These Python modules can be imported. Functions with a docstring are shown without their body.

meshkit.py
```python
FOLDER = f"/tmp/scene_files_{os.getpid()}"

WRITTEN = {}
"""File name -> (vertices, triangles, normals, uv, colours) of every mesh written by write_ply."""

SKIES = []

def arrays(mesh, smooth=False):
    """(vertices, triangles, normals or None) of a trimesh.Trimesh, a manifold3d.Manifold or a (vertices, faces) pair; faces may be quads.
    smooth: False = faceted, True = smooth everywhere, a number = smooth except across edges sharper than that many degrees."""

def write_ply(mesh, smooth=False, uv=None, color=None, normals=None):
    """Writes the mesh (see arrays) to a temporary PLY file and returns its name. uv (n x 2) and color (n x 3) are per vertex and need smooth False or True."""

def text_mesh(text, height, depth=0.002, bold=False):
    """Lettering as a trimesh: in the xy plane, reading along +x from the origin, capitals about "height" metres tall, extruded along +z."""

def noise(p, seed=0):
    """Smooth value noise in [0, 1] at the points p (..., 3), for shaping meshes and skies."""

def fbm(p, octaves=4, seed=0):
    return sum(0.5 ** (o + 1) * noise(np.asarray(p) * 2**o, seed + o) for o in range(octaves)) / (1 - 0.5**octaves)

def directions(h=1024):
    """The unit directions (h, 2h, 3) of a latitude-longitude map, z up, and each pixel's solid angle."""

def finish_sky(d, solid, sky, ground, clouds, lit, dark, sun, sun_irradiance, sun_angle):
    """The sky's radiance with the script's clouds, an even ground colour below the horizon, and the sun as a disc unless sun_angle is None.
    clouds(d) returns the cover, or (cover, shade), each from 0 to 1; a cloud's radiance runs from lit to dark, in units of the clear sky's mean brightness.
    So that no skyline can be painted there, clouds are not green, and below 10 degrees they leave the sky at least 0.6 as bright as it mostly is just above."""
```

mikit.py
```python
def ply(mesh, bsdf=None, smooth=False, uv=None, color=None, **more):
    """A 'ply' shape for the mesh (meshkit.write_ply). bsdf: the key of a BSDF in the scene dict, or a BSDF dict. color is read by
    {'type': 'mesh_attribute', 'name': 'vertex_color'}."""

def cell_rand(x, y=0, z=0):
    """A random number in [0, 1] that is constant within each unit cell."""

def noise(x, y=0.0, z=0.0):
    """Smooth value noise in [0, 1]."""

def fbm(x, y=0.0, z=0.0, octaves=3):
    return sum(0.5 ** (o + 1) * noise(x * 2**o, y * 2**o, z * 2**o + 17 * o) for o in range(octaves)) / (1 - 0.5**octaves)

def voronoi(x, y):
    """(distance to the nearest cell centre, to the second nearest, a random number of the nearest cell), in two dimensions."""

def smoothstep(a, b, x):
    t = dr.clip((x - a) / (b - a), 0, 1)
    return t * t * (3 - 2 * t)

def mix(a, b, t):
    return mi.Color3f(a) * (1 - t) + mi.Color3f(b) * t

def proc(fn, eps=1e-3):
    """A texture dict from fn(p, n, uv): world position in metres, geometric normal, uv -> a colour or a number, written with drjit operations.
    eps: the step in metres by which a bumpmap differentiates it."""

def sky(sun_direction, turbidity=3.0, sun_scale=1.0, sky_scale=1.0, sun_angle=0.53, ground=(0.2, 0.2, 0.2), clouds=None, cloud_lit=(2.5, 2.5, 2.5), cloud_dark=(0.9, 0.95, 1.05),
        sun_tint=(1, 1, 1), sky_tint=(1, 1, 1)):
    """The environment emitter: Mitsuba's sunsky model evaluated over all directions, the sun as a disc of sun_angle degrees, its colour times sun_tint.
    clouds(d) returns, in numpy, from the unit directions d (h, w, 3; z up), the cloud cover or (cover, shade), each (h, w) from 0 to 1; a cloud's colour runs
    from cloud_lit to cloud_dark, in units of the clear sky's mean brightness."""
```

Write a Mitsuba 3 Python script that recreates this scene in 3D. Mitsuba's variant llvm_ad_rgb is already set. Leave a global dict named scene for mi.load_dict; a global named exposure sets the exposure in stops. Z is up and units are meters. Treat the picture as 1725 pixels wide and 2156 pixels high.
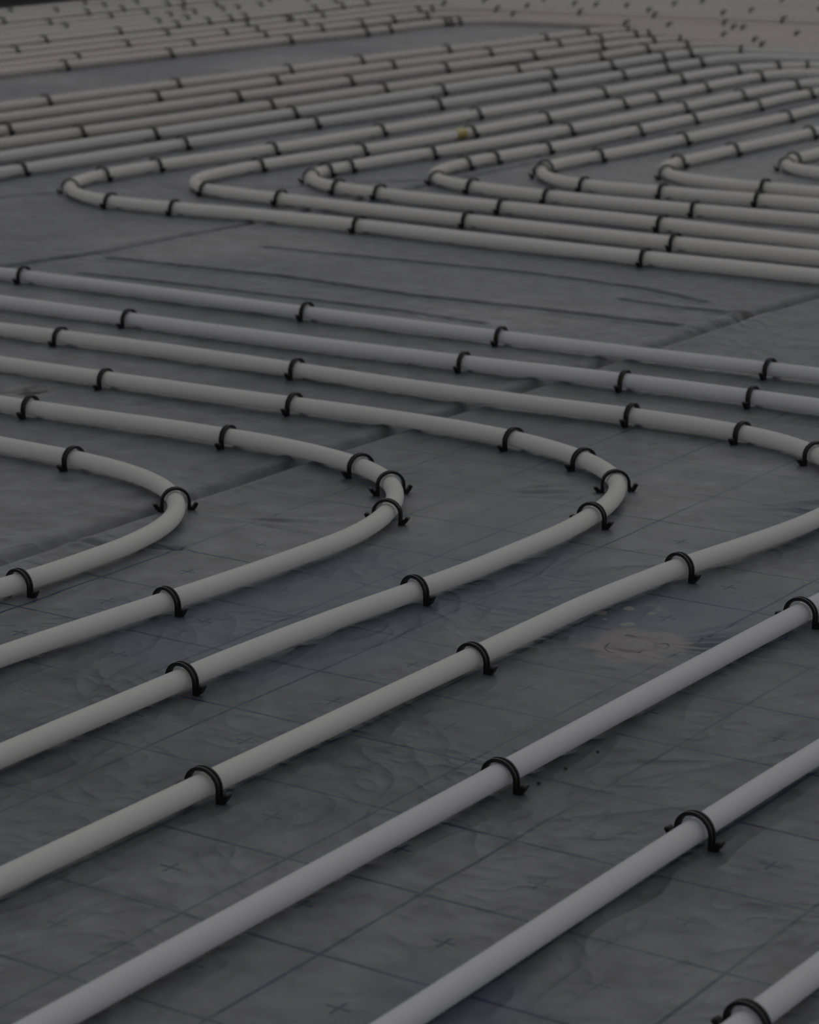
import math, random
import numpy as np
import drjit as dr
import trimesh, manifold3d
import mitsuba as mi
import mikit, meshkit
from scipy.interpolate import PchipInterpolator

T = mi.ScalarTransform4f
scene, labels = {}, {}

# ---------------------------------------------------------------- camera, sky, exposure
# x runs across the floor sheets, y along them, z up; metres
EYE = np.array([0.8316, -1.0881, 0.6150])
FWD = np.array([-0.55664, 0.79009, -0.25672])
UP = np.array([-0.13666, 0.21773, 0.96640])
scene['camera'] = {'type': 'thinlens', 'fov': 17.434, 'fov_axis': 'x', 'aperture_radius': 0.0026, 'focus_distance': 2.0,
                   'to_world': T().look_at(origin=EYE.tolist(), target=(EYE + FWD).tolist(), up=UP.tolist()), 'near_clip': 0.05, 'far_clip': 100.0}
SUN = np.array([-0.10, 0.88, 0.42])
def overcast(d):
    s = SUN / np.linalg.norm(SUN)
    glow = np.clip((d @ s + 1) / 2, 0, 1) ** 5
    n = meshkit.fbm(d * 2.0 + 7, 3, 5)
    return np.ones(d.shape[:2]), np.clip(1 - glow + 0.25 * (n - 0.5), 0, 1)
scene['sky'] = mikit.sky(SUN, turbidity=6.0, sun_scale=0.0, ground=(0.2, 0.2, 0.2), clouds=overcast, cloud_lit=(5.0, 4.97, 4.9), cloud_dark=(1.9, 1.9, 1.94))
exposure = 0.20

# ---------------------------------------------------------------- helpers
def put(key, shape, label=None, category=None, group=None, kind=None):
    scene[key] = shape
    note(key, label, category, group, kind)
def note(key, label=None, category=None, group=None, kind=None):
    e = {a: b for a, b in (('label', label), ('category', category), ('group', group), ('kind', kind)) if b}
    if e: labels[key] = e
COUNT = {}
def numbered(name):
    n = COUNT.get(name, 0); COUNT[name] = n + 1
    return name if n == 0 else '%s_%03d' % (name, n)
def ordinal(n):
    return ['first', 'second', 'third', 'fourth', 'fifth', 'sixth', 'seventh', 'eighth', 'ninth', 'tenth', 'eleventh', 'twelfth', 'thirteenth', 'fourteenth', 'fifteenth',
            'sixteenth', 'seventeenth', 'eighteenth', 'nineteenth', 'twentieth'][n]

# ---------------------------------------------------------------- materials
R_PIPE = 0.008
def ridge(x, y):
    return 1 - dr.abs(2 * mikit.noise(x, y) - 1)
SHEETS = [2.36, 1.345, 0.33, -0.688, -1.70, -2.715, -3.73, -4.745, -5.76]      # the edges of the foil sheets
def foil_color(p, n, uv):
    x, y = p.x, p.y
    wob = (mikit.noise(x * 9, y * 9) - 0.5) * 0.0016
    big = mikit.fbm(x * 3.1 + 3, y * 3.1, 0.0, 3)
    fine = mikit.fbm(x * 40, y * 52, 5.0, 4)
    near = mikit.smoothstep(-0.70, -0.68, x) * (1 - mikit.smoothstep(0.325, 0.332, x))
    c = mikit.mix(FOIL_DARK, FOIL_LIGHT, mikit.smoothstep(0.3, 0.7, big))
    c = c * (0.55 + 0.90 * fine)
    blue = mikit.smoothstep(0.52, 0.7, mikit.fbm(x * 4.7 + 11, y * 4.7 + 2, 1.0, 3)) * near
    c = mikit.mix(c, mi.Color3f(0.066, 0.080, 0.116), 0.75 * blue)
    # the printed grid: a line every 100 mm and a small cross in each square
    gx, gy = x * 10 + wob * 10, y * 10 + wob * 10
    dx, dy = dr.abs(gx - dr.round(gx)), dr.abs(gy - dr.round(gy))
    wide = 0.0140
    line = dr.maximum(1 - mikit.smoothstep(wide * 0.5, wide * 1.5, dx), 1 - mikit.smoothstep(wide * 0.5, wide * 1.5, dy))
    cx, cy = dr.abs(dx - 0.5), dr.abs(dy - 0.5)
    cross = dr.maximum((1 - mikit.smoothstep(0.007, 0.016, cx)) * (1 - mikit.smoothstep(0.07, 0.085, cy)), (1 - mikit.smoothstep(0.007, 0.016, cy)) * (1 - mikit.smoothstep(0.07, 0.085, cx)))
    fade = 0.48 + 0.52 * mikit.smoothstep(0.35, 0.65, mikit.fbm(x * 7, y * 7, 9.0, 2))
    c = mikit.mix(c, mi.Color3f(0.010, 0.022, 0.055), dr.maximum(line, cross) * fade * near)
    # the scuffed patch round the old fixing and the torn holes
    r = dr.sqrt(dr.square(x + 0.136) + dr.square(y - 0.576)) + 0.022 * (mikit.noise(x * 70, y * 70) - 0.5)
    c = mikit.mix(c, mi.Color3f(0.150, 0.138, 0.134), 0.85 * (1 - mikit.smoothstep(0.030, 0.046, r)))
    crack = 1 - mikit.smoothstep(0.0006, 0.0016, dr.abs(r - 0.0185 - 0.006 * (mikit.noise(x * 55 + 3, y * 55) - 0.5)))
    c = mikit.mix(c, mi.Color3f(0.03, 0.028, 0.028), crack * mikit.smoothstep(0.3, 0.5, mikit.noise(x * 85, y * 85, 7.0)))
    chips = mikit.smoothstep(0.62, 0.70, mikit.fbm(x * 90, y * 90, 2.0, 2)) * (1 - mikit.smoothstep(0.02, 0.05, dr.sqrt(dr.square(x + 0.195) + dr.square(y - 0.640))))
    c = mikit.mix(c, mi.Color3f(0.26, 0.25, 0.24), 0.7 * chips)
    for hx, hy, hr in HOLES:
        q = dr.sqrt(dr.square(x - hx) + dr.square(y - hy)) + 0.6 * hr * (mikit.noise(x * 120, y * 120) - 0.5)
        c = mikit.mix(c, mi.Color3f(0.16, 0.15, 0.15), 0.6 * (1 - mikit.smoothstep(hr * 1.3, hr * 2.0, q)))
        c = mikit.mix(c, mi.Color3f(0.02, 0.02, 0.022), 1 - mikit.smoothstep(hr * 0.85, hr * 1.1, q))
    return c
FOIL_DARK, FOIL_LIGHT = mi.Color3f(0.066, 0.070, 0.081), mi.Color3f(0.118, 0.121, 0.130)
HOLES = [(-1.147, 1.009, 0.016), (-0.690, 1.807, 0.011), (-2.155, 2.593, 0.012)]
def foil_bump(p, n, uv):
    x, y = p.x, p.y
    w = mikit.fbm(x * 6, y * 6, 0.0, 2)
    a = ridge(x * 34 + 6 * w, y * 20 + 6 * w)
    b = ridge(x * 75 - 4 * w, y * 55 + 9 * w)
    e = mikit.fbm(x * 160, y * 120, 3.0, 2)
    m = mikit.smoothstep(0.3, 0.75, mikit.fbm(x * 3.3 + 5, y * 3.3 + 1, 2.0, 2))
    return 0.5 * a * a * (0.4 + m) + 0.3 * b * b * (0.3 + m) + 0.12 * e
scene['foil'] = {'type': 'twosided', 'bsdf': {'type': 'bumpmap', 'arbitrary': mikit.proc(foil_bump, eps=8e-4), 'scale': 0.0024,
                 'bsdf': {'type': 'principled', 'base_color': mikit.proc(foil_color), 'roughness': 0.5, 'metallic': 0.1, 'specular': 0.5}}}
def pipe_mat(r, g, b):
    # white plastic pipe with a wall thin enough to let some light through
    return {'type': 'principledthin', 'base_color': {'type': 'rgb', 'value': [r, g, b]}, 'roughness': 0.14, 'eta': 1.5, 'diff_trans': 0.75}
scene['pipe_cool'] = pipe_mat(0.83, 0.83, 0.86)
scene['pipe_neutral'] = pipe_mat(0.84, 0.835, 0.825)
scene['pipe_warm'] = pipe_mat(0.86, 0.81, 0.785)
scene['pipe_beige'] = pipe_mat(0.90, 0.888, 0.875)
scene['pipe_back'] = pipe_mat(0.86, 0.835, 0.815)
scene['clip_plastic'] = {'type': 'principled', 'base_color': {'type': 'rgb', 'value': [0.009, 0.009, 0.010]}, 'roughness': 0.45, 'specular': 0.35}
scene['wall_plaster'] = {'type': 'twosided', 'bsdf': {'type': 'principled', 'base_color': {'type': 'rgb', 'value': [0.05, 0.047, 0.045]}, 'roughness': 0.9}}
scene['yellow_print'] = {'type': 'principled', 'base_color': {'type': 'rgb', 'value': [0.42, 0.36, 0.10]}, 'roughness': 0.4}
scene['crumb_dirt'] = {'type': 'principled', 'base_color': {'type': 'rgb', 'value': [0.03, 0.028, 0.028]}, 'roughness': 0.9}

# ---------------------------------------------------------------- the floor: foil-faced sheets laid side by side
# creases pressed into the foil: (points, half width, depth), metres
CREASES = [
    ([(-1.53, 1.912), (-1.41, 1.912), (-1.28, 1.914), (-1.10, 1.920), (-0.89, 1.895), (-0.78, 1.852)], 0.0045, 0.0040),
    ([(-1.66, 1.722), (-1.51, 1.722), (-1.35, 1.726), (-1.125, 1.697), (-0.95, 1.702), (-0.73, 1.695)], 0.0055, 0.0050),
    ([(-1.61, 1.606), (-1.42, 1.611), (-1.26, 1.606), (-1.06, 1.601), (-0.94, 1.587)], 0.0045, 0.0035),
    ([(-1.705, 1.743), (-1.80, 1.78), (-1.93, 1.80)], 0.006, 0.003),
    ([(-2.22, 2.09), (-2.17, 2.18)], 0.007, 0.004), ([(-1.97, 2.30), (-1.77, 2.57), (-1.727, 2.609)], 0.006, 0.003),
    ([(-1.695, 2.535), (-1.72, 2.63)], 0.006, 0.003),
    ([(-0.74, 0.595), (-0.81, 0.605)], 0.004, 0.003), ([(-0.72, 0.568), (-0.66, 0.577), (-0.60, 0.60)], 0.004, 0.0025),
    ([(-0.69, 1.807), (-0.78, 1.80), (-0.88, 1.815)], 0.005, 0.003),
]
def seg_dist(X, Y, pts):
    best = np.full(X.shape, 9.0)
    for (ax, ay), (bx, by) in zip(pts[:-1], pts[1:]):
        vx, vy = bx - ax, by - ay
        t = np.clip(((X - ax) * vx + (Y - ay) * vy) / (vx * vx + vy * vy), 0, 1)
        best = np.minimum(best, np.hypot(X - ax - t * vx, Y - ay - t * vy))
    return best
def fan(X, Y, cx, cy, ang, half, r0, r1, n, amp, seed):
    """wrinkles that fan out from a point where the foil is pulled"""
    r, a = np.hypot(X - cx, Y - cy), np.arctan2(Y - cy, X - cx) - ang
    a = (a + math.pi) % (2 * math.pi) - math.pi
    env = np.clip((r - r0) / (0.25 * (r1 - r0)), 0, 1) * np.clip((r1 - r) / (0.6 * (r1 - r0)), 0, 1) * np.clip(1 - (np.abs(a) / half) ** 4, 0, 1)
    w = np.sin(n * (a + 0.25 * np.sin(9 * r + seed))) + 0.5 * np.sin(1.7 * n * a + seed + 14 * r)
    return amp * env * w
FANS = [(-0.136, 0.576, 0.60, 0.75, 0.028, 0.150, 30, 0.0010, 1), (-0.136, 0.576, 0.60 + math.pi, 0.8, 0.03, 0.11, 24, 0.0006, 4),
        (-0.28, 0.98, 0.35, 0.55, 0.012, 0.26, 18, 0.0012, 2), (-0.488, 0.90, 0.5, 0.6, 0.012, 0.15, 18, 0.0009, 3), (-0.63, 0.70, 0.5, 0.5, 0.015, 0.14, 16, 0.0009, 6),
        (-2.19, 2.21, 2.6, 0.6, 0.02, 0.25, 8, 0.0015, 5), (-1.98, 2.30, 2.6, 0.6, 0.02, 0.2, 8, 0.0015, 7), (-0.15, 1.17, 0.6, 0.6, 0.01, 0.15, 16, 0.0008, 8)]
def floor_height(X, Y):
    P = np.stack([X, Y, 0 * X], -1)
    h = 0.0012 * (meshkit.fbm(P * 9, 3, 3) - 0.5) + 0.0008 * (meshkit.fbm(P * np.array([40, 26, 1]), 2, 8) - 0.5)
    for pts, w, depth in CREASES:
        d = seg_dist(X, Y, pts)
        h += -depth * np.exp(-(d / w) ** 2) + 0.35 * depth * np.exp(-((d - 2.4 * w) / (1.3 * w)) ** 2)
    for f in FANS:
        h += fan(X, Y, *f)
    for hx, hy, hr in HOLES:
        q = np.hypot(X - hx, Y - hy)
        h += -0.006 / (1 + np.exp(np.clip((q - hr) / 0.0015, -40, 40))) + 0.0015 * np.exp(-((q - 1.6 * hr) / (0.6 * hr)) ** 2)
    q = np.hypot(X + 0.136, Y - 0.576) + 0.008 * (meshkit.noise(P * 60, 2) - 0.5)
    h += 0.0012 * np.exp(-(q / 0.03) ** 2) - 0.0012 * np.exp(-((q - 0.0175) / 0.0018) ** 2)
    return h - 0.0009
SEAM_BEND = {-1.70: ([1.4, 1.587, 1.673, 1.743, 1.947, 2.048, 2.5], [-1.745, -1.742, -1.728, -1.706, -1.698, -1.689, -1.69]), -0.688: ([0.9, 1.567, 1.807, 1.971, 2.3], [-0.705, -0.692, -0.689, -0.678, -0.675])}
def seam_x(e, y):
    return np.interp(y, *SEAM_BEND[e]) if e in SEAM_BEND else np.full_like(y, e)
def refine(a, b, coarse, spots):
    """a rising list from a to b, coarse apart, finer round the spots (centre, reach, step)"""
    out = [np.arange(a, b, coarse), [b]]
    for c, reach, step in spots:
        out.append(np.arange(max(a, c - reach), min(b, c + reach), step))
    v = np.unique(np.round(np.concatenate(out), 4))
    keep = [v[0]]
    for q in v[1:]:
        if q - keep[-1] > 0.0012: keep.append(q)
    keep[-1] = b
    return np.array(keep)
note('floor', kind='structure')
for k in range(len(SHEETS) - 1):
    right, left = SHEETS[k], SHEETS[k + 1]
    fine = k in (2, 3)
    wdt = right - left
    s = refine(0, 1, (0.0045 if fine else 0.012 if k == 4 else 0.03) / wdt, [(0, 0.03 / wdt, 0.0022 / wdt), (1, 0.03 / wdt, 0.0022 / wdt)])
    y0, y1 = -1.3, 11.0
    ys = refine(y0, y1, 0.03, [(1.75, 0.35, 0.0035)] if k == 3 else [(0.35, 1.15, 0.006), (0.576, 0.15, 0.003)] if k == 2 else [(2.4, 0.5, 0.008)] if k == 4 else [])
    S, Y = np.meshgrid(s, ys)
    X = seam_x(left, Y) + S * (seam_x(right, Y) - seam_x(left, Y))
    H = floor_height(X, Y)
    P = np.stack([X * 2.0, Y * 5.0, 0 * X], -1)
    for e, d in ((left, S * wdt), (right, (1 - S) * wdt)):     # the sheet dips at its edge and swells beside it
        puff = 0.5 + meshkit.noise(P * 3, int(abs(e) * 100))
        H += -0.0085 * np.exp(-(d / 0.0070) ** 2) + 0.0014 * puff * np.exp(-((d - 0.02) / 0.009) ** 2)
    V = np.stack([X, Y, H], -1).reshape(-1, 3)
    m, n = S.shape
    idx = np.arange(m * n).reshape(m, n)
    F = np.stack([idx[:-1, :-1], idx[:-1, 1:], idx[1:, 1:], idx[1:, :-1]], -1).reshape(-1, 4)
    put('floor__' + numbered('foil_sheet'), mikit.ply((V, F), 'foil', smooth=True, uv=V[:, :2]))

wall = trimesh.creation.box((0.2, 4.2, 0.30)); wall.apply_translation((-5.76 + 0.385, 4.2, 0.14))
put('wall_left', mikit.ply(wall, 'wall_plaster'), 'low dark wall behind the farthest pipes', None, None, 'structure')

# ---------------------------------------------------------------- the pipes
PIPES = {
    'N1': [(-2.0012, 0.7897), (-1.4558, 0.7839), (-0.8943, 0.7707), (-0.8293, 0.7635), (-0.776, 0.7507), (-0.7312, 0.7315), (-0.7113, 0.7191), (-0.6932, 0.705), (-0.677, 0.6894), (-0.6627, 0.6722), (-0.6507, 0.6541), (-0.6412, 0.6352), (-0.6273, 0.5914), (-0.6205, 0.539), (-0.6203, 0.4864), (-0.6304, 0.3334), (-0.6341, 0.1999), (-0.6339, 0.0708), (-0.6287, -0.24), (-0.6301, -0.4002)],
    'N2': [(-2.0006, 0.9141), (-1.7707, 0.9158), (-1.1947, 0.912), (-1.0276, 0.9142), (-0.8393, 0.9205), (-0.7748, 0.92), (-0.7056, 0.9135), (-0.6469, 0.9004), (-0.6215, 0.8913), (-0.598, 0.8803), (-0.5773, 0.8678), (-0.5589, 0.8534), (-0.5415, 0.8361), (-0.5257, 0.8162), (-0.5121, 0.7945), (-0.5004, 0.7707), (-0.491, 0.7456), (-0.4839, 0.7188), (-0.4793, 0.6912), (-0.4769, 0.6619), (-0.4781, 0.5986), (-0.5006, 0.2809), (-0.5094, 0.0736), (-0.5128, -0.1638), (-0.5085, -0.4008)],
    'N3': [(-2.0015, 1.0667), (-1.7194, 1.0699), (-1.0843, 1.0661), (-0.9184, 1.0681), (-0.7251, 1.0737), (-0.652, 1.0729), (-0.5764, 1.0652), (-0.5429, 1.0585), (-0.5117, 1.0497), (-0.4819, 1.0386), (-0.4538, 1.0251), (-0.4292, 1.01), (-0.4078, 0.9933), (-0.3905, 0.9758), (-0.3758, 0.9563), (-0.3632, 0.9336), (-0.353, 0.9085), (-0.3449, 0.8804), (-0.3387, 0.849), (-0.3317, 0.7728), (-0.3325, 0.6728), (-0.3481, 0.4628), (-0.3528, 0.3368), (-0.3527, 0.1933), (-0.3451, -0.1858), (-0.3464, -0.2986), (-0.351, -0.4)],
    'N4': [(-1.9998, 1.2176), (-1.8771, 1.2112), (-1.7397, 1.2097), (-1.3068, 1.2206), (-1.1642, 1.2219), (-1.0489, 1.2196), (-0.7229, 1.2065), (-0.6325, 1.2064), (-0.5001, 1.2103), (-0.4497, 1.2096), (-0.3872, 1.2036), (-0.3382, 1.1915), (-0.3154, 1.1822), (-0.2936, 1.1707), (-0.2725, 1.1567), (-0.2529, 1.1407), (-0.2344, 1.1223), (-0.2178, 1.1022), (-0.2035, 1.0806), (-0.1915, 1.0578), (-0.1823, 1.0346), (-0.1759, 1.0115), (-0.1716, 0.9861), (-0.1696, 0.9593), (-0.17, 0.926), (-0.1732, 0.888), (-0.1979, 0.7086), (-0.2044, 0.5916), (-0.2018, -0.3993)],
    'N5': [(-1.9998, 1.3495), (-1.8663, 1.3556), (-1.7192, 1.3577), (-1.546, 1.3558), (-1.1628, 1.3451), (-0.9925, 1.3425), (-0.8361, 1.3437), (-0.5558, 1.3524), (-0.4143, 1.3506), (-0.3258, 1.3426), (-0.2894, 1.3358), (-0.2567, 1.3268), (-0.2245, 1.3146), (-0.1948, 1.3), (-0.1673, 1.2826), (-0.1429, 1.2632), (-0.1218, 1.2419), (-0.1036, 1.2184), (-0.0881, 1.1921), (-0.0752, 1.163), (-0.0646, 1.1304), (-0.0566, 1.0953), (-0.0507, 1.056), (-0.0471, 1.0128), (-0.0459, 0.9224), (-0.0533, 0.6998), (-0.055, 0.5692), (-0.0499, -0.3999)],
    'N6': [(-2.0002, 1.5086), (-1.834, 1.5138), (-1.6512, 1.5139), (-1.462, 1.5095), (-0.8832, 1.4898), (-0.6782, 1.4876), (-0.3995, 1.4895), (-0.2813, 1.4863), (-0.1782, 1.4776), (-0.1375, 1.471), (-0.1019, 1.4626), (-0.0689, 1.4518), (-0.0396, 1.4387), (-0.0133, 1.423), (0.0091, 1.4052), (0.0313, 1.3816), (0.05, 1.3547), (0.0646, 1.3252), (0.0752, 1.2928), (0.082, 1.2599), (0.0872, 1.2183), (0.0987, 1.0578), (0.1027, 0.9397), (0.1039, 0.8085), (0.0962, 0.3027), (0.0988, -0.1902), (0.0962, -0.3999)],
    'N7': [(0.2499, -0.4001), (0.2466, -0.1242), (0.2528, 0.5075), (0.2509, 0.6631), (0.2434, 0.9272), (0.2454, 1.0713), (0.2546, 1.1829), (0.2608, 1.2205), (0.2689, 1.2523), (0.2796, 1.2806), (0.2941, 1.3076), (0.3119, 1.3323), (0.3332, 1.3551), (0.3525, 1.3712), (0.3733, 1.3854), (0.3957, 1.3974), (0.4192, 1.4071), (0.4704, 1.4201), (0.5323, 1.426), (0.5869, 1.4259), (0.7116, 1.4197), (0.7868, 1.4183), (1.2047, 1.4201), (2.2001, 1.4201)],
    'F1': [(2.2002, 2.0179), (1.6006, 2.024), (0.292, 2.0258), (-0.2383, 2.0319), (-0.6251, 2.0415), (-0.9705, 2.0552), (-1.2211, 2.0699), (-1.6205, 2.1), (-1.7208, 2.1006), (-1.8848, 2.0924), (-1.9483, 2.094), (-2.0068, 2.1026), (-2.0575, 2.1189), (-2.1027, 2.1438), (-2.1433, 2.1783), (-2.1725, 2.2158), (-2.1913, 2.2554), (-2.202, 2.3034), (-2.2052, 2.3644), (-2.1997, 2.4749), (-2.1684, 2.732), (-2.1594, 2.8673), (-2.1528, 3.2303), (-2.1327, 3.8711), (-2.1314, 4.071), (-2.1354, 4.2841), (-2.1326, 4.3533), (-2.1188, 4.4306), (-2.0928, 4.4933), (-2.0751, 4.5208), (-2.054, 4.5455), (-2.0317, 4.5648), (-2.0068, 4.5804), (-1.9769, 4.5928), (-1.9396, 4.6023), (-1.8959, 4.6082), (-1.8486, 4.6102), (-1.6436, 4.5997), (-1.5188, 4.5974), (-0.965, 4.6009), (2.2001, 4.5997)],
    'F2': [(2.2, 2.1484), (1.6039, 2.1535), (0.3094, 2.1558), (-0.2052, 2.1606), (-0.7538, 2.1735), (-0.9636, 2.1836), (-1.1573, 2.1972), (-1.8862, 2.2707), (-1.9322, 2.28), (-1.9588, 2.2918), (-1.9851, 2.31), (-2.0056, 2.3309), (-2.0232, 2.3573), (-2.0344, 2.3838), (-2.0418, 2.4144), (-2.048, 2.5012), (-2.041, 2.6137), (-2.0046, 2.8823), (-1.9942, 3.063), (-1.9892, 3.8718), (-1.9919, 4.011), (-2.0014, 4.1922), (-2.0, 4.2768), (-1.9917, 4.3454), (-1.9789, 4.3873), (-1.957, 4.4152), (-1.9199, 4.4379), (-1.8867, 4.4505), (-1.8498, 4.4593), (-1.7571, 4.4665), (-1.0081, 4.4585), (2.1997, 4.4607)],
    'F3': [(2.2, 2.2797), (-0.3212, 2.2809), (-0.6169, 2.2844), (-0.7929, 2.292), (-0.8921, 2.3018), (-1.1641, 2.3374), (-1.5703, 2.3704), (-1.6758, 2.3848), (-1.7435, 2.3985), (-1.7816, 2.4108), (-1.8148, 2.4265), (-1.8427, 2.4458), (-1.865, 2.4678), (-1.8829, 2.493), (-1.8947, 2.5187), (-1.9017, 2.5488), (-1.9038, 2.583), (-1.8634, 3.05), (-1.849, 3.3063), (-1.8448, 3.6385), (-1.8469, 3.8592), (-1.8533, 4.0631), (-1.8512, 4.1403), (-1.8424, 4.2046), (-1.8286, 4.2474), (-1.804, 4.2827), (-1.7714, 4.3053), (-1.7481, 4.3126), (-1.716, 4.3172), (-1.604, 4.3221), (-0.9104, 4.3195), (2.2, 4.3202)],
    'F4': [(2.1999, 2.4592), (0.2422, 2.4668), (-1.1006, 2.4766), (-1.2438, 2.4796), (-1.3622, 2.4866), (-1.47, 2.4986), (-1.5531, 2.5153), (-1.6258, 2.5391), (-1.6759, 2.5673), (-1.709, 2.6017), (-1.731, 2.6469), (-1.7451, 2.7088), (-1.75, 2.7836), (-1.7468, 2.8564), (-1.73, 3.0352), (-1.7258, 3.1573), (-1.7302, 3.486), (-1.7261, 3.7378), (-1.7405, 3.9426), (-1.7395, 4.0214), (-1.7305, 4.08), (-1.7147, 4.1171), (-1.7013, 4.1326), (-1.6851, 4.1452), (-1.6378, 4.168), (-1.5761, 4.1824), (-1.4997, 4.187), (-0.7958, 4.1785), (2.1997, 4.1807)],
    'F5': [(2.1997, 2.61), (-0.4477, 2.62), (-1.3669, 2.6187), (-1.4208, 2.6254), (-1.466, 2.6384), (-1.5067, 2.6591), (-1.5416, 2.6869), (-1.5704, 2.721), (-1.5894, 2.7576), (-1.6002, 2.7993), (-1.6035, 2.8478), (-1.59, 3.0561), (-1.5817, 3.4625), (-1.5832, 3.6023), (-1.5945, 3.7857), (-1.5919, 3.8661), (-1.5803, 3.9316), (-1.5618, 3.9741), (-1.5484, 3.99), (-1.5305, 4.0042), (-1.4856, 4.0245), (-1.4229, 4.0373), (-1.3457, 4.0414), (-0.6407, 4.0338), (2.1999, 4.0355)],
    'F6': [(2.1996, 2.7207), (-0.5801, 2.7204), (-0.8179, 2.7253), (-1.0319, 2.7345), (-1.2052, 2.7465), (-1.2835, 2.7597), (-1.3396, 2.7819), (-1.3814, 2.8142), (-1.3986, 2.8351), (-1.4134, 2.8598), (-1.4248, 2.8868), (-1.4317, 2.9141), (-1.4345, 2.9532), (-1.4328, 3.1391), (-1.4253, 3.4712), (-1.4359, 3.7035), (-1.4329, 3.7505), (-1.4241, 3.7893), (-1.4083, 3.8236), (-1.3857, 3.8524), (-1.3631, 3.8695), (-1.3368, 3.8802), (-1.2981, 3.8878), (-1.2443, 3.8927), (-0.5398, 3.889), (2.2, 3.8904)],
    'F7': [(2.2, 2.9002), (-0.3117, 2.9005), (-0.6113, 2.9092), (-1.0655, 2.933), (-1.1406, 2.9417), (-1.1936, 2.9567), (-1.2329, 2.9794), (-1.2589, 3.0094), (-1.2756, 3.0509), (-1.2804, 3.0949), (-1.2788, 3.4192), (-1.285, 3.5639), (-1.2824, 3.6097), (-1.2742, 3.6482), (-1.2603, 3.6811), (-1.2403, 3.7098), (-1.2189, 3.7289), (-1.1954, 3.7406), (-1.164, 3.748), (-1.1197, 3.7521), (-1.0462, 3.7532), (-0.9687, 3.7496), (2.2, 3.75)],
    'G1': [(-2.3915, 1.7), (-2.352, 2.8744), (-2.2941, 3.9248), (-2.2826, 4.4888), (-2.2739, 4.5893), (-2.2641, 4.6446), (-2.2467, 4.6808), (-2.2177, 4.7093), (-2.1926, 4.7202), (-2.1581, 4.7246), (-1.7426, 4.7307), (2.2, 4.7296)],
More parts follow.
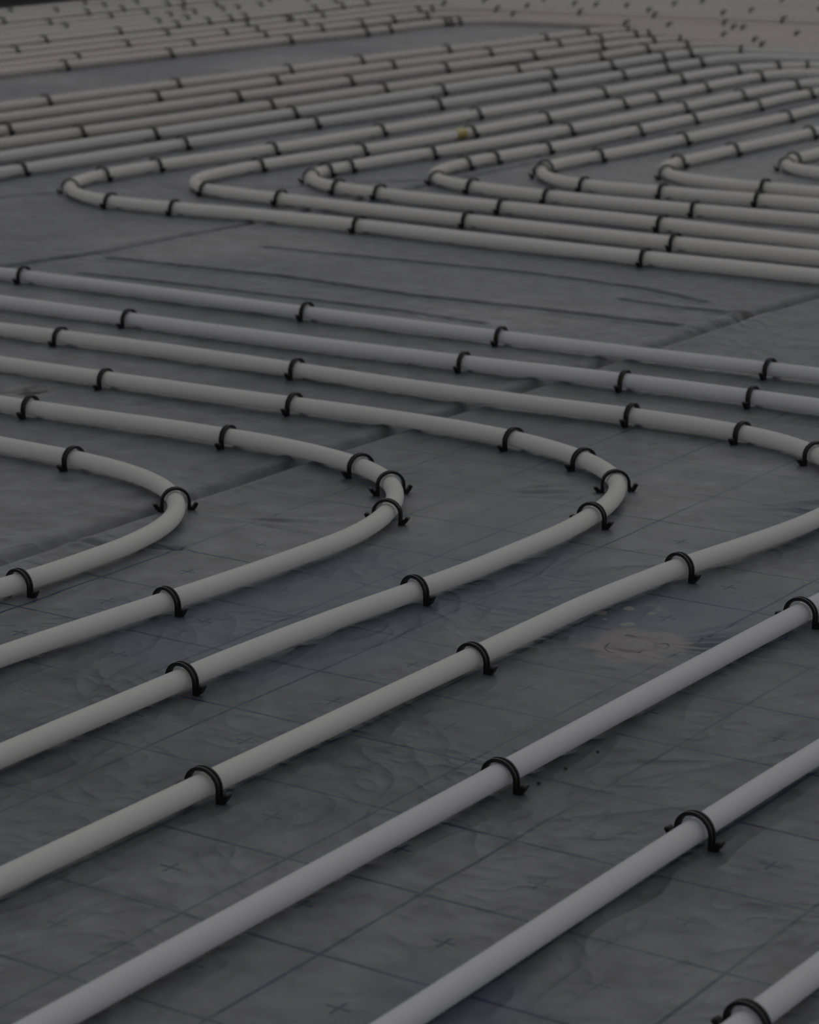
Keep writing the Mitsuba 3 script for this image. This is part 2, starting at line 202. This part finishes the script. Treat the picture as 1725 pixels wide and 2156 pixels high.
    'G2': [(-2.5303, 1.8), (-2.5247, 2.3995), (-2.5187, 2.6299), (-2.4799, 3.4201), (-2.4644, 3.9374), (-2.4325, 4.4093), (-2.4253, 4.6649), (-2.4176, 4.723), (-2.4025, 4.7678), (-2.3788, 4.8044), (-2.346, 4.8335), (-2.3222, 4.846), (-2.2947, 4.8548), (-2.2616, 4.8603), (-2.2249, 4.862), (-2.0123, 4.8534), (2.2001, 4.8549)],
    'G3': [(-2.6754, 1.9001), (-2.6714, 2.0473), (-2.6709, 2.372), (-2.6665, 2.5135), (-2.6263, 3.1349), (-2.5923, 3.849), (-2.5654, 4.3281), (-2.563, 4.4824), (-2.5702, 4.6808), (-2.5691, 4.7477), (-2.56, 4.8148), (-2.5411, 4.8735), (-2.5149, 4.917), (-2.4802, 4.9483), (-2.4548, 4.9612), (-2.4269, 4.9697), (-2.3534, 4.9768), (-2.1231, 4.9694), (2.2001, 4.97)],
    'G4': [(-2.8213, 2.0001), (-2.7832, 3.3839), (-2.7664, 3.7831), (-2.7456, 4.1422), (-2.6983, 4.8312), (-2.6906, 4.9062), (-2.6791, 4.9669), (-2.6656, 5.0058), (-2.644, 5.0373), (-2.6147, 5.0609), (-2.5915, 5.0724), (-2.5645, 5.0805), (-2.4979, 5.0869), (-2.2889, 5.078), (-1.8626, 5.0804), (2.2002, 5.0799)],
    'G5': [(-2.9583, 2.1999), (-2.9613, 2.534), (-2.9531, 2.9135), (-2.9262, 3.529), (-2.8965, 4.0471), (-2.8737, 4.3523), (-2.8362, 4.7719), (-2.824, 5.0342), (-2.8149, 5.0797), (-2.8005, 5.1173), (-2.7821, 5.1457), (-2.7596, 5.1648), (-2.7338, 5.174), (-2.697, 5.1775), (-2.1572, 5.1864), (2.1999, 5.1844)],
    'G6': [(-3.1102, 2.3), (-3.0963, 3.0455), (-3.0892, 3.2775), (-3.0789, 3.4712), (-3.0492, 3.9027), (-3.0259, 4.3423), (-3.0101, 4.4992), (-2.9734, 4.7538), (-2.9598, 5.0401), (-2.9479, 5.1542), (-2.9397, 5.1943), (-2.9286, 5.2212), (-2.9109, 5.2433), (-2.8841, 5.2626), (-2.8545, 5.2758), (-2.8206, 5.2851), (-2.7821, 5.2908), (-2.7395, 5.2927), (-2.5527, 5.2849), (-2.403, 5.2827), (-1.882, 5.2858), (2.2, 5.2848)],
    'T1': [(-3.6601, 2.6001), (-3.5712, 4.3346), (-3.5489, 4.6284), (-3.5118, 4.9561), (-3.5132, 5.1478), (-3.5107, 5.2067), (-3.4997, 5.2698), (-3.4795, 5.3188), (-3.4483, 5.359), (-3.4099, 5.3855), (-3.3586, 5.4012), (-3.2928, 5.4063), (-3.0472, 5.3999), (2.2002, 5.4)],
    'T2': [(-3.7404, 2.7001), (-3.7196, 3.7771), (-3.6877, 4.925), (-3.6864, 5.1175), (-3.6955, 5.2862), (-3.6955, 5.3381), (-3.6873, 5.3959), (-3.6683, 5.4444), (-3.6383, 5.4842), (-3.5999, 5.5107), (-3.5476, 5.5262), (-3.4797, 5.5312), (-3.3054, 5.5258), (-3.0535, 5.525), (2.2002, 5.5251)],
    'T3': [(-3.8799, 2.7997), (-3.8585, 3.8057), (-3.8259, 4.9878), (-3.8257, 5.2118), (-3.8352, 5.5066), (-3.8265, 5.5707), (-3.8074, 5.6206), (-3.7926, 5.6431), (-3.7756, 5.6617), (-3.7352, 5.6892), (-3.6897, 5.7041), (-3.6363, 5.7088), (-3.4319, 5.6985), (2.2, 5.7)],
    'T4': [(-4.0194, 2.8997), (-4.0092, 3.4062), (-3.9661, 5.0698), (-3.9652, 5.3332), (-3.9743, 5.6363), (-3.9673, 5.6963), (-3.9523, 5.7441), (-3.9258, 5.7871), (-3.9118, 5.8008), (-3.8957, 5.811), (-3.8625, 5.8203), (-3.7948, 5.826), (-3.5504, 5.8332), (-2.7797, 5.829), (2.2, 5.8304)],
    'T5': [(-4.1896, 3.0), (-4.1399, 4.8503), (-4.1368, 5.5411), (-4.1428, 5.7724), (-4.1348, 5.8298), (-4.1162, 5.8771), (-4.0869, 5.9156), (-4.0495, 5.941), (-3.9978, 5.9562), (-3.9299, 5.9611), (-3.7508, 5.9558), (-3.436, 5.955), (2.2002, 5.9551)],
    'T6': [(-4.3098, 3.1005), (-4.2697, 4.467), (-4.2588, 4.939), (-4.2556, 5.3911), (-4.2628, 5.8846), (-4.2542, 5.9499), (-4.2352, 6.0015), (-4.221, 6.0242), (-4.2033, 6.0446), (-4.1858, 6.059), (-4.1639, 6.0713), (-4.1218, 6.0845), (-4.0724, 6.0889), (-3.8826, 6.0779), (-3.6708, 6.0803), (2.2, 6.08)],
    'T7': [(-4.4292, 3.2), (-4.4196, 3.5622), (-4.3911, 4.3678), (-4.3827, 4.7229), (-4.3761, 5.7758), (-4.3827, 6.039), (-4.3746, 6.0959), (-4.3556, 6.1429), (-4.3258, 6.1813), (-4.2869, 6.2077), (-4.236, 6.2227), (-4.1717, 6.2274), (-3.9938, 6.2205), (-3.854, 6.2187), (2.2002, 6.2199)],
    'T8': [(-4.5707, 3.3004), (-4.5381, 4.1854), (-4.5198, 4.9279), (-4.5153, 5.5187), (-4.5231, 6.143), (-4.515, 6.2111), (-4.4963, 6.2678), (-4.4671, 6.3126), (-4.4497, 6.3281), (-4.4292, 6.34), (-4.3849, 6.3534), (-4.331, 6.3579), (-4.1384, 6.3478), (-3.8459, 6.3505), (2.2, 6.3501)],
    'T9': [(-4.7414, 3.4004), (-4.7111, 4.0803), (-4.692, 4.8438), (-4.6851, 5.5777), (-4.6928, 6.2742), (-4.6844, 6.3436), (-4.6657, 6.3992), (-4.6517, 6.4239), (-4.6353, 6.4444), (-4.6191, 6.4584), (-4.598, 6.4704), (-4.5528, 6.4838), (-4.5003, 6.4879), (-4.3087, 6.4778), (-4.0151, 6.4805), (2.2, 6.4801)],
    'T10': [(-4.8716, 3.5005), (-4.8549, 3.7711), (-4.8417, 4.0603), (-4.8241, 4.7305), (-4.8153, 5.6198), (-4.8223, 6.4053), (-4.8137, 6.4757), (-4.7942, 6.5319), (-4.7795, 6.5568), (-4.764, 6.5755), (-4.7473, 6.5895), (-4.7258, 6.6014), (-4.6821, 6.614), (-4.6313, 6.6181), (-4.434, 6.6077), (-4.1307, 6.6106), (2.2, 6.6101)],
    'T11': [(-5.0114, 3.6005), (-4.9945, 3.8245), (-4.9815, 4.062), (-4.9654, 4.6128), (-4.9552, 5.7733), (-4.9623, 6.5391), (-4.9536, 6.6081), (-4.934, 6.6625), (-4.92, 6.6854), (-4.9024, 6.706), (-4.8852, 6.72), (-4.8633, 6.732), (-4.8219, 6.7445), (-4.7704, 6.7487), (-4.5741, 6.7376), (-4.271, 6.7406), (2.2, 6.7401)],
}
CLIPS = {
    'N1': [(-0.87, 0.769), (-0.685, 0.698), (-0.624, 0.428)],
    'N2': [(-1.062, 0.914), (-0.802, 0.921), (-0.616, 0.889), (-0.555, 0.849), (-0.497, 0.763), (-0.49, 0.452)],
    'N3': [(-1.092, 1.066), (-0.834, 1.07), (-0.556, 1.061), (-0.453, 1.025), (-0.385, 0.969), (-0.339, 0.849), (-0.339, 0.579), (-0.353, 0.309)],
    'N4': [(-1.298, 1.221), (-0.94, 1.215), (-0.509, 1.21), (-0.378, 1.202), (-0.274, 1.158), (-0.193, 0.749), (-0.205, 0.46), (-0.203, 0.148)],
    'N5': [(-1.301, 1.349), (-0.806, 1.344), (-0.601, 1.352), (-0.447, 1.352), (-0.054, 0.686), (-0.053, 0.266)],
    'N6': [(-1.629, 1.514), (-1.141, 1.498), (-0.849, 1.489), (-0.496, 1.489), (0.096, 0.25)],
    'N7': [(0.248, 0.037)],
    'F1': [(-2.151, 2.187), (-1.986, 2.099), (-1.848, 2.094), (-1.494, 2.092), (-0.982, 2.056), (-2.204, 2.325), (-2.201, 2.464), (-2.167, 2.749), (-2.156, 3.067), (-2.148, 3.387), (-2.133, 3.852), (-2.133, 4.186), (-2.12, 4.425), (-2.067, 4.531), (-2.012, 4.578)],
    'F2': [(-1.937, 2.282), (-1.763, 2.26), (-1.382, 2.219), (-1.011, 2.186), (-2.046, 2.551), (-2.013, 2.809), (-1.993, 3.139), (-1.993, 3.396), (-1.99, 3.688), (-1.989, 3.827), (-1.993, 4.045), (-1.997, 4.309)],
    'F3': [(-1.872, 2.477), (-1.903, 2.556), (-1.902, 2.621), (-1.881, 2.845), (-1.851, 3.254), (-1.845, 3.686), (-1.849, 3.943), (-1.846, 4.187), (-1.76, 2.403), (-1.663, 2.383), (-1.412, 2.356), (-1.112, 2.332)],
    'F4': [(-1.681, 2.572), (-1.749, 2.753), (-1.748, 2.842), (-1.733, 2.991), (-1.727, 3.305), (-1.73, 3.521), (-1.728, 3.784), (-1.738, 4.038), (-1.574, 2.521), (-1.411, 2.491), (-1.141, 2.477)],
    'F5': [(-1.572, 2.723), (-1.593, 2.768), (-1.597, 2.946), (-1.587, 3.229), (-1.585, 3.638), (-1.429, 2.627), (-1.278, 2.618), (-1.104, 2.619)],
    'F6': [(-1.434, 2.945), (-1.379, 2.811), (-1.433, 3.139), (-1.425, 3.426), (-1.157, 2.743)],
    'F7': [(-1.279, 3.074), (-1.259, 3.009)],
    'G1': [(-2.372, 2.307), (-2.358, 2.722), (-2.341, 3.101), (-2.317, 3.495), (-2.295, 3.897), (-2.288, 4.193), (-2.286, 4.384), (-2.279, 4.539)],
    'G2': [(-2.511, 2.818), (-2.489, 3.228), (-2.471, 3.733), (-2.451, 4.15), (-2.434, 4.386), (-2.427, 4.618), (-2.415, 4.734), (-2.324, 4.845)],
    'G3': [(-2.651, 2.769), (-2.617, 3.319), (-2.6, 3.698), (-2.572, 4.191), (-2.565, 4.553), (-2.566, 4.779), (-2.519, 4.911), (-2.335, 4.977)],
    'G4': [(-2.802, 2.729), (-2.782, 3.416), (-2.766, 3.799), (-2.745, 4.152), (-2.719, 4.503), (-2.701, 4.79), (-2.67, 4.997), (-2.618, 5.059), (-2.412, 5.083)],
    'G5': [(-2.936, 3.33), (-2.916, 3.724), (-2.89, 4.142), (-2.86, 4.511), (-2.834, 4.8), (-2.827, 4.992), (-2.797, 5.125), (-2.77, 5.158), (-2.555, 5.181)],
    'G6': [(-3.094, 3.154), (-3.073, 3.564), (-3.047, 3.943), (-3.034, 4.209), (-3.004, 4.543), (-2.964, 4.941), (-2.951, 5.13), (-2.891, 5.259), (-2.393, 5.283)],
    'T1': [(-3.6, 3.78), (-3.582, 4.147), (-3.551, 4.601), (-3.517, 4.895), (-3.51, 5.004), (-3.502, 5.26), (-3.496, 5.281), (-3.483, 5.312), (-2.98, 5.4), (-2.844, 5.4), (-2.642, 5.4), (-2.614, 5.4)],
    'T2': [(-3.715, 3.946), (-3.702, 4.38), (-3.693, 4.675), (-3.688, 4.923), (-3.686, 5.111), (-3.695, 5.277), (-3.677, 5.426), (-3.434, 5.53), (-2.739, 5.525)],
    'T3': [(-3.845, 4.281), (-3.834, 4.68), (-3.83, 4.812), (-3.825, 5.032), (-3.821, 5.591), (-3.798, 5.636), (-3.604, 5.708), (-3.311, 5.7), (-3.059, 5.7), (-2.646, 5.7)],
    'T4': [(-3.992, 4.02), (-3.976, 4.599), (-3.969, 4.942), (-3.965, 5.13), (-3.965, 5.148), (-3.965, 5.299), (-3.876, 5.818), (-3.58, 5.833), (-3.157, 5.83), (-2.908, 5.829)],
    'T5': [(-4.154, 4.301), (-4.146, 4.596), (-4.14, 4.843), (-4.138, 4.984), (-4.137, 5.082), (-4.137, 5.153), (-4.137, 5.491), (-4.138, 5.632), (-4.143, 5.768), (-3.815, 5.957), (-3.489, 5.955), (-3.411, 5.955), (-3.305, 5.955), (-2.883, 5.955)],
    'T6': [(-4.259, 4.904), (-4.257, 5.032), (-4.262, 5.763), (-3.673, 6.08), (-3.211, 6.08), (-2.728, 6.08)],
    'T7': [(-4.384, 4.642), (-4.379, 5.097), (-4.378, 5.209), (-4.377, 5.341), (-4.377, 5.417), (-4.377, 5.529), (-4.376, 5.766), (-3.189, 6.22)],
    'T8': [(-4.524, 4.727), (-4.519, 4.991), (-4.517, 5.153), (-4.515, 5.325), (-4.515, 5.482), (-4.517, 5.75), (-2.989, 6.35)],
    'T9': [(-4.694, 4.713), (-4.688, 5.079), (-4.687, 5.237), (-4.685, 5.449), (-4.685, 5.526)],
    'T10': [(-4.819, 5.083), (-4.816, 5.456), (-4.817, 5.303)],
    'T11': [(-4.961, 5.025), (-4.958, 5.367)],
}
def path(pts):
    p = np.array(pts); s = np.r_[0, np.cumsum(np.hypot(*np.diff(p, axis=0).T))]
    u = np.linspace(0, s[-1], int(s[-1] / 0.004) + 2)
    return np.stack([PchipInterpolator(s, p[:, 0])(u), PchipInterpolator(s, p[:, 1])(u)], -1)
def tube(c2, radius, z, sides=20):
    d = np.gradient(c2, axis=0); d /= np.linalg.norm(d, axis=1, keepdims=True)
    a = np.linspace(0, 2 * math.pi, sides, endpoint=False)
    nrm = np.stack([-d[:, 1], d[:, 0]], -1)
    V = np.concatenate([c2[:, None] + radius * np.cos(a)[None, :, None] * nrm[:, None], z[:, None, None] + radius * np.sin(a)[None, :, None] + 0 * c2[:, None, :1]], -1)
    n = len(c2)
    idx = np.arange(n * sides).reshape(n, sides)
    nx = np.roll(idx, -1, axis=1)
    F = np.stack([idx[:-1], idx[1:], nx[1:], nx[:-1]], -1).reshape(-1, 4)
    F = np.vstack([F[:, [0, 1, 2]], F[:, [0, 2, 3]]])
    caps = []
    V = V.reshape(-1, 3)
    for ring, flip in ((idx[0], False), (idx[-1], True)):
        V = np.vstack([V, V[ring].mean(0)])
        t = np.stack([ring, np.roll(ring, -1), np.full(sides, len(V) - 1)], -1)
        caps.append(t[:, ::-1] if flip else t)
    mesh = trimesh.Trimesh(V, np.vstack([F] + caps), process=False)
    if mesh.volume < 0: mesh.invert()
    return mesh
PIPE_TEXT = {
    'N1': 'white heating pipe turning the innermost front corner, nearest the left edge',
    'N2': 'white heating pipe turning the second front corner, just right of the innermost one',
    'N3': 'white heating pipe turning the third front corner, right of the middle',
    'N4': 'white front heating pipe whose corner touches the right edge, above the scuffed floor patch',
    'N5': 'glossy white front heating pipe passing just below the scuffed floor patch',
    'N6': 'glossy white outermost front heating pipe, running along the bare floor strip',
    'N7': 'glossy white heating pipe cutting across the bottom right corner',
    'F1': 'white heating pipe along the far side of the bare strip, leftmost middle corner',
    'F2': 'white heating pipe with a yellow mark, second middle corner from the left',
    'F3': 'white heating pipe turning the third middle corner from the left',
    'F4': 'white heating pipe turning the fourth middle corner from the left',
    'F5': 'white heating pipe turning the fifth middle corner from the left',
    'F6': 'white heating pipe turning the sixth middle corner from the left',
    'F7': 'white heating pipe turning the middle corner closest to the right edge',
    'G1': 'grey white heating pipe, first straight run behind the middle corners',
    'G2': 'grey white heating pipe, second straight run behind the middle corners',
    'G3': 'brownish heating pipe, third straight run behind the middle corners',
    'G4': 'brownish heating pipe, fourth straight run behind the middle corners',
    'G5': 'brownish heating pipe, fifth straight run behind the middle corners',
    'G6': 'brownish heating pipe along the near side of the far bare strip',
    'T1': 'blurred brownish heating pipe along the far side of the far bare strip',
}
for k in range(2, 12):
    PIPE_TEXT['T%d' % k] = 'blurred brownish heating pipe, %s row behind the far bare strip' % ordinal(k - 1)
SHORT = {'N1': 'the innermost front pipe', 'N2': 'the second front pipe', 'N3': 'the third front pipe', 'N4': 'the pipe above the scuffed patch', 'N5': 'the pipe below the scuffed patch',
         'N6': 'the outermost front pipe', 'N7': 'the bottom right corner pipe', 'G6': 'the pipe before the far strip', 'T1': 'the pipe behind the far strip'}
for k in range(1, 8): SHORT['F%d' % k] = 'the %s middle corner pipe' % ordinal(k - 1)
for k in range(1, 6): SHORT['G%d' % k] = 'the %s straight middle pipe' % ordinal(k - 1)
for k in range(2, 12): SHORT['T%d' % k] = 'the %s blurred back row' % ordinal(k - 1)
LOOK = {'N1': 'pipe_neutral', 'N2': 'pipe_neutral', 'N3': 'pipe_neutral', 'N4': 'pipe_neutral', 'N5': 'pipe_cool', 'N6': 'pipe_cool', 'N7': 'pipe_cool', 'G1': 'pipe_neutral', 'G2': 'pipe_neutral'}
for k in 'F1 F2 F3 F4 F5 F6 F7'.split(): LOOK[k] = 'pipe_beige'
for k in ['G3', 'G4', 'G5', 'G6', 'T1', 'T2', 'T3']: LOOK[k] = 'pipe_warm'
for i in range(4, 12): LOOK['T%d' % i] = 'pipe_back'
GROUP = {'N': 'heating pipes of the front set', 'F': 'heating pipes of the middle set', 'G': 'heating pipes behind the middle set', 'T': 'heating pipes at the back'}
RADIUS = {k: {'N': 0.0081, 'F': 0.0090, 'G': 0.0094, 'T': 0.0094}[k[0]] for k in PIPES}
RADIUS['N6'] = RADIUS['N7'] = 0.0077
LINES = {}
for k, pts in PIPES.items():
    c2 = path(pts)
    z = RADIUS[k] + 0.0006 + 0.0008 * meshkit.noise(np.stack([c2[:, 0] * 5, c2[:, 1] * 5, 0 * c2[:, 0]], -1), 4)
    LINES[k] = (c2, z)
    key = numbered('heating_pipe')
    far = k[0] == 'T'
    put(key, mikit.ply(tube(c2[::6] if far else c2[::3], RADIUS[k], z[::6] if far else z[::3], 14 if far else 22), LOOK[k], smooth=40), PIPE_TEXT[k], 'pipe', GROUP[k[0]])
    if k == 'F2':   # a short yellow print on the pipe
        i = int(np.argmin(np.hypot(c2[:, 0] + 1.985, c2[:, 1] - 3.10)))
        put(key + '__printed_mark', mikit.ply(tube(c2[i - 4:i + 5:2], RADIUS[k] + 0.0003, z[i - 4:i + 5:2]), 'yellow_print', smooth=40), 'faded yellow mark printed on the pipe')

# ---------------------------------------------------------------- the clips: a strap over the pipe with a barb on each leg
M3 = manifold3d
def extrude(poly, width):
    return M3.Manifold.extrude(M3.CrossSection([poly]), width).translate((0, 0, -width / 2))
def arch(ro, ri, zc, foot, splay, n):
    a = np.linspace(0, math.pi, n)
    outer = [(ro * math.cos(t), zc + ro * math.sin(t)) for t in a]
    inner = [(ri * math.cos(t), zc + ri * math.sin(t)) for t in a[::-1]]
    return [(ro + splay, foot)] + outer + [(-ro - splay, foot), (-ri - splay + 0.0004, foot)] + inner + [(ri + splay - 0.0004, foot)]
def strap_mesh(n=22, detail=True):
    """in the x-z plane across the pipe, the strap's width along y; the foot at z = 0"""
    web = extrude(arch(0.0123, 0.0105, 0.0085, -0.001, 0.0002, n), 0.0046)
    if detail:                                       # a raised rib on both edges of the strap
        for s in (-1, 1):
            web = web + extrude(arch(0.0129, 0.0105, 0.0085, -0.001, 0.0002, n), 0.0014).translate((0, 0, s * 0.0016))
    else:
        web = extrude(arch(0.0128, 0.0105, 0.0085, -0.001, 0.0002, n), 0.0046)
    return web.rotate((90, 0, 0))
def barb_mesh(side):
    """a wedge that leaves the leg low down and points up and outwards, with a thick tip"""
    p = [(0.0112, 0.0), (0.0152, 0.0002), (0.0178, 0.0032), (0.0190, 0.0066), (0.0175, 0.0077), (0.0159, 0.0066), (0.0147, 0.0048), (0.0127, 0.0040), (0.0112, 0.0042)]
    m = extrude(p, 0.0044)
    tip = M3.Manifold.batch_hull([M3.Manifold.sphere(0.0017, 10).translate((0.0177, 0.0063, s)) for s in (-0.0019, 0.0019)])
    m = (m + tip).rotate((90, 0, 0))
    return m if side > 0 else m.mirror((1, 0, 0))
def shape_of(m, smooth=35): return mikit.ply(m, 'clip_plastic', smooth=smooth)
STRAP, BARBS = shape_of(strap_mesh()), [shape_of(barb_mesh(1)), shape_of(barb_mesh(-1))]
FAR_CLIP = shape_of(strap_mesh(12, False) + barb_mesh(1) + barb_mesh(-1))
def in_picture(p):
    q = p - EYE; r = np.cross(FWD, UP); d = q @ FWD; f = 0.5 * 1725 / math.tan(math.radians(17.434 / 2))
    return 862.5 + f * (q @ r) / d, 1078 - f * (q @ UP) / d
rng = random.Random(11)
def bend(c2, i):
    """how far the pipe turns within 90 mm, degrees"""
    a, b = c2[max(i - 11, 0)] - c2[max(i - 14, 0)], c2[min(i + 14, len(c2) - 1)] - c2[min(i + 11, len(c2) - 1)]
    return abs(math.degrees(math.atan2(a[0] * b[1] - a[1] * b[0], a @ b)))
for k, spots in CLIPS.items():
    c2, z = LINES[k]
    rows = []
    for x, y in spots:
        i = int(np.argmin(np.hypot(c2[:, 0] - x, c2[:, 1] - y)))
        i = min(max(i, 2), len(c2) - 3)
        d = c2[i + 1] - c2[i - 1]
        run = 'bend' if bend(c2, i) > 14 else ('cross' if abs(d[0]) > abs(d[1]) else 'long')
        rows.append((run, i, math.atan2(d[1], d[0])))
    for run in ('cross', 'bend', 'long'):
        mine = sorted((r for r in rows if r[0] == run), key=lambda r: in_picture(np.array([*c2[r[1]], 0.008]))[0])
        where = {'cross': 'falling run', 'bend': 'bend', 'long': 'rising run'}[run]
        for n, (_, i, ang) in enumerate(mine):
            if len(mine) == 1: text = 'only black clip on the %s of %s' % (where, SHORT[k])
            else: text = '%s black clip from left on the %s of %s' % (ordinal(n), where, SHORT[k])
            sink = 0.0012 + 0.0018 * rng.random()
            tw = T().translate([float(c2[i, 0]), float(c2[i, 1]), float(z[i] - RADIUS[k] - sink)]).scale(1.06 * max(1.0, RADIUS[k] / 0.0081)).rotate([0, 0, 1], math.degrees(ang) - 90 + rng.uniform(-4, 4)).rotate([0, 1, 0], rng.uniform(-3, 3)).rotate([1, 0, 0], rng.uniform(-2, 2))
            key = numbered('pipe_clip')
            grp = {'N': 'pipe clips of the front set', 'F': 'pipe clips of the middle set', 'G': 'pipe clips behind the middle set', 'T': 'pipe clips at the back'}[k[0]]
            near = k[0] in 'NF' and np.linalg.norm(np.array([*c2[i], 0]) - EYE) < 4.6
            if near:
                note(key, text, 'pipe clip', grp)
                scene[key + '__strap'] = {**STRAP, 'to_world': tw}
                scene[key + '__barb'] = {**BARBS[0], 'to_world': tw}
                scene[key + '__barb_001'] = {**BARBS[1], 'to_world': tw}
            else:
                put(key, {**FAR_CLIP, 'to_world': tw}, text, 'pipe clip', grp)

# ---------------------------------------------------------------- crumbs on the foil
for n, (x, y, r, text) in enumerate([
        (-0.039, 0.289, 0.0014, 'dark crumb beside the clip foot below the scuffed floor patch'),
        (-0.039, 0.322, 0.0011, 'small dark crumb, middle of three right of a clip foot'),
        (-0.038, 0.361, 0.0010, 'tiny dark crumb, farthest right of three by a clip foot')]):
    m = trimesh.creation.icosphere(1, r); v = m.vertices
    m.vertices = v * (0.7 + 0.6 * meshkit.noise(v * 700 + n, n)[:, None]) * np.array([1.2, 0.9, 0.55])
    m.apply_translation((x, y, 0.45 * r - 0.0005))
    put(numbered('crumb'), mikit.ply(m, 'crumb_dirt'), text, 'crumb')
